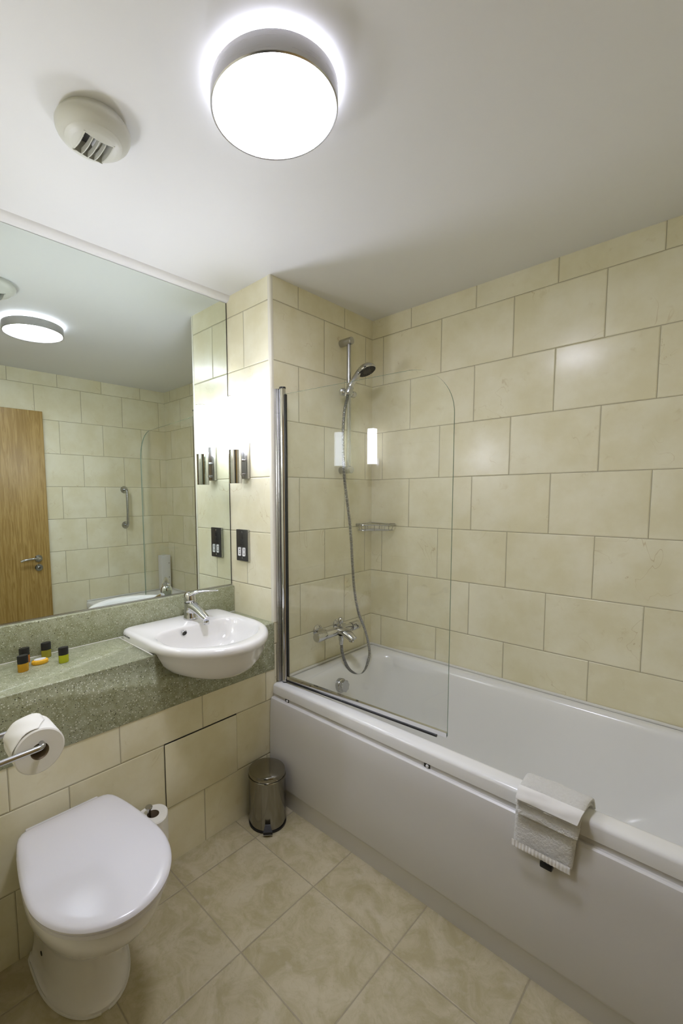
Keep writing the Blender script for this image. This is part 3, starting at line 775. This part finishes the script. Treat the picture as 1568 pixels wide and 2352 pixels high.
# ------------------------------------------------------------------ toiletries on the worktop
def bottle(x, y, mat, label, rz=0.0):
    b = thing('toiletry_bottle', label, 'bottle', (x, y, .8222), 'miniature black capped bottles on the worktop')
    def ov_(a, bb, z):
        L = []
        for k in range(32):
            t = 2*PI*k/32; u, v = a*math.cos(t), bb*math.sin(t)
            L.append((x+u*math.cos(rz)-v*math.sin(rz), y+u*math.sin(rz)+v*math.cos(rz), z))
        return L
    A_, B_ = .0105, .0165
    obj('liquid_body', MB().loft([ov_(A_*.92, B_*.92, .8224), ov_(A_, B_, .8245), ov_(A_, B_, .848), ov_(A_*.96, B_*.96, .850)]), mat, b)
    obj('cap', MB().loft([ov_(A_*.99, B_*.99, .850), ov_(A_, B_, .851), ov_(A_*1.0, B_*1.0, .874), ov_(A_*.94, B_*.94, .8757)]), M['black'], b)
    return b
bottle(-.168, -1.683, M['amber'], 'small amber bottle with black cap, nearest the worktop edge at left', .1)
bottle(-.247, -1.660, M['orange'], 'small orange bottle hidden behind the amber bottle at left', .1)
bottle(-.256, -1.590, M['olive'], 'small olive bottle with black cap standing behind the yellow soap', .1)
bottle(-.158, -1.563, M['yellow'], 'small yellow green bottle with black cap, nearest the basin', .1)
so = thing('soap_bar', 'oval amber soap bar with white label among the bottles', 'soap', (-.205, -1.624, .822))
sx, sy = -.205, -1.624
def so_l(r, z, sc_=1.0): return [(sx+.0165*r*math.cos(2*PI*k/64)*(1+(.012*math.cos(16*2*PI*k/64))*sc_), sy+.0265*r*math.sin(2*PI*k/64)*(1+(.012*math.cos(16*2*PI*k/64))*sc_), z) for k in range(64)]
obj('wrapped_soap', MB().loft([so_l(.85, .8223), so_l(.97, .825), so_l(1.0, .829), so_l(.97, .833), so_l(.86, .8365), so_l(.72, .8378, 0)]), M['soap'], so)
obj('round_label', MB().loft([so_l(.70, .8376, 0), so_l(.69, .8386, 0)]), M['whitep'], so)

# ------------------------------------------------------------------ pedal bin
pb = thing('pedal_bin', 'small stainless steel pedal bin in the corner by the bath', 'bin', (.094, -.868, 0))
bc = (.094, -.868, 0)
obj('base_ring', MB().lathe([(0, .0003), (.078, .0003), (.080, .003), (.080, .010)], bc, 'z', 64), M['black'], pb)
obj('bin_body', MB().lathe([(.0775, .010), (.0785, .012), (.0785, .205), (.0795, .207), (.0805, .210), (.0805, .214), (.079, .216), (.074, .216)], bc, 'z', 72, cap=False), M['binsteel'], pb)
ld = MB().lathe([(.0765, .2165), (.0775, .219), (.0775, .232), (.0755, .2365), (.070, .239), (.04, .2425), (0, .2435)], bc, 'z', 72)
obj('lid', ld, M['binsteel'], pb)
fd = Vector((.76, -.65, 0)).normalized(); sd = Vector((-fd.y, fd.x, 0)); bcv = Vector(bc)
def pb_(a, b, z): return tuple(bcv+fd*a+sd*b+Vector((0,0,z)))
m = MB(); m.add([pb_(.0797, -.011, .040), pb_(.0797, .011, .040), pb_(.098, .019, .022), pb_(.098, -.019, .022), pb_(.098, -.019, .011), pb_(.098, .019, .011), pb_(.076, .014, .011), pb_(.076, -.014, .011), pb_(.076, .010, .043), pb_(.076, -.010, .043)],
    [(0,1,2,3),(3,2,5,4),(4,5,6,7),(9,8,1,0),(0,3,4,7,9),(1,8,6,5,2),(7,6,8,9)])
pdl = obj('pedal', m, M['black'], pb, smooth=False)
m = MB(); m.add([pb_(.0982, -.0165, .0125), pb_(.0982, .0165, .0125), pb_(.0995, .0165, .0125), pb_(.0995, -.0165, .0125), pb_(.0982, -.0165, .010), pb_(.0982, .0165, .010), pb_(.0995, .0165, .010), pb_(.0995, -.0165, .010)],
    [(0,3,2,1),(4,5,6,7),(0,1,5,4),(1,2,6,5),(2,3,7,6),(3,0,4,7)])
obj('pedal_edge', m, M['chromes'], pdl, smooth=False)
obj('hinge', MB().box(bc[0]-.080, bc[0]-.068, bc[1]+.03, bc[1]+.05, .205, .222, .002, 1), M['black'], pb)

# ------------------------------------------------------------------ towel over the bath rim
def sheet(x0, x1, path, th, nx=40, amp=.002, seed=0, taper=None, rib=0.0):
    """folded cloth of thickness th following path (y, z), between x0 and x1"""
    P = [Vector((0, y, z)) for y, z in path]
    Q = smooth_path(P, 10); n = len(Q); rnd = random.Random(seed)
    ph = [rnd.uniform(0, 6) for _ in range(8)]
    top, bot = [], []
    for i, p in enumerate(Q):
        T = (Q[min(i+1, n-1)]-Q[max(i-1, 0)]).normalized(); Nn = Vector((0, -T.z, T.y))
        if Nn.z < 0 and abs(Nn.z) > .3: Nn = -Nn
        rt_, rb_ = [], []
        for j in range(nx+1):
            u = j/nx; xa = x0 + (x1-x0)*u + (taper(i/(n-1), u) if taper else 0)
            wv = amp*(math.sin(11*u+ph[0]+i*.11)*.5+math.sin(23*u+ph[1]-i*.19)*.3+math.sin(5*u+i*.35+ph[2])*.4) + rib*math.sin(2*PI*17*u)*(1-u*.5)
            e_ = min(u, 1-u)*nx; f_ = min(1, (e_+.35)/2.5)**.5; g_ = min(1, (min(i, n-1-i)+.5)/3)**.5
            q_ = Vector((xa, p.y, p.z))
            rt_.append(q_+Nn*(th*(.5+.5*f_*g_)+wv)); rb_.append(q_+Nn*(th*(.5-.5*f_*g_)+wv*.6))
        top.append(rt_); bot.append(rb_)
    m = MB(); L = []
    for i in range(n): L.append(top[i]+bot[i][::-1])
    return m.loft(L)
tw = thing('hand_towel', 'folded white terry hand towel hung over the bathtub rim', 'towel', (1.14, -.76, .41))
tp_ = lambda v, u: .022*v*(u-.3)*0 + (.012*(1-v))
front = [(-.672, .516), (-.684, .544), (-.705, .5535), (-.735, .553), (-.757, .547), (-.768, .525), (-.776, .49), (-.780, .45), (-.783, .412)]
obj('terry_cloth', sheet(1.056, 1.206, front, .013, 44, .0032, 3, lambda v, u: .018*(1-v)*u - .006*v*u), M['towel'], tw)
front2 = [(-.676, .535), (-.690, .564), (-.710, .570), (-.738, .569), (-.765, .561), (-.780, .540), (-.786, .515), (-.788, .502)]
obj('folded_over_flap', sheet(1.062, 1.210, front2, .011, 44, .0018, 8, lambda v, u: .016*(1-v)*u), M['towel'], tw)
bnd = [(-.768, .5775), (-.778, .5705), (-.787, .559), (-.7925, .547)]
obj('woven_border', sheet(1.0625, 1.2105, bnd, .0016, 60, .0012, 5, lambda v, u: .010*(1-v)*u), M['band'], tw)
obj('woven_border', sheet(1.056, 1.2005, [(-.794, .427), (-.7955, .418), (-.796, .408)], .0018, 150, .0012, 15, rib=.0011), M['band'], tw)
tag(obj('dark_catch', MB().box(1.128, 1.158, -.792, -.772, .385, .402, .003, 2), M['black']), 'small black plastic catch showing below the hanging towel', 'catch')

# ------------------------------------------------------------------ things on the opposite wall, seen in the mirror
gb = thing('grab_bar', 'short vertical chrome grab bar on the wall, seen in the mirror', 'grab bar', (XR, -.400, 1.15))
gy = -.400
obj('bar', MB().tube(fillet([(XR-.004, gy, 1.452), (XR-.060, gy, 1.452), (XR-.060, gy, 1.152), (XR-.004, gy, 1.152)], .028, 8), .0105, 18), M['chromes'], gb)
for z in (1.152, 1.452):
    obj('flange', MB().lathe([(0, 0), (.030, 0), (.031, -.003), (.028, -.009), (.011, -.012)], (XR-.0004, gy, z), 'x', 32), M['chromes'], gb)
bxw = thing('white_boxed_cover', 'tall narrow white cover standing on the bathtub corner, seen in the mirror', 'cover', (1.61, -.06, .549))
obj('cover', MB().box(XR-.070, XR-.002, -.112, -.022, .5485, .862, .006, 2), M['whitep'], bxw)
for z in (.66, .79):
    obj('screw', MB().lathe([(0, -.0012), (.0035, -.0012), (.004, 0)], (XR-.070, -.040, z), 'x', 12), M['dark'], bxw)
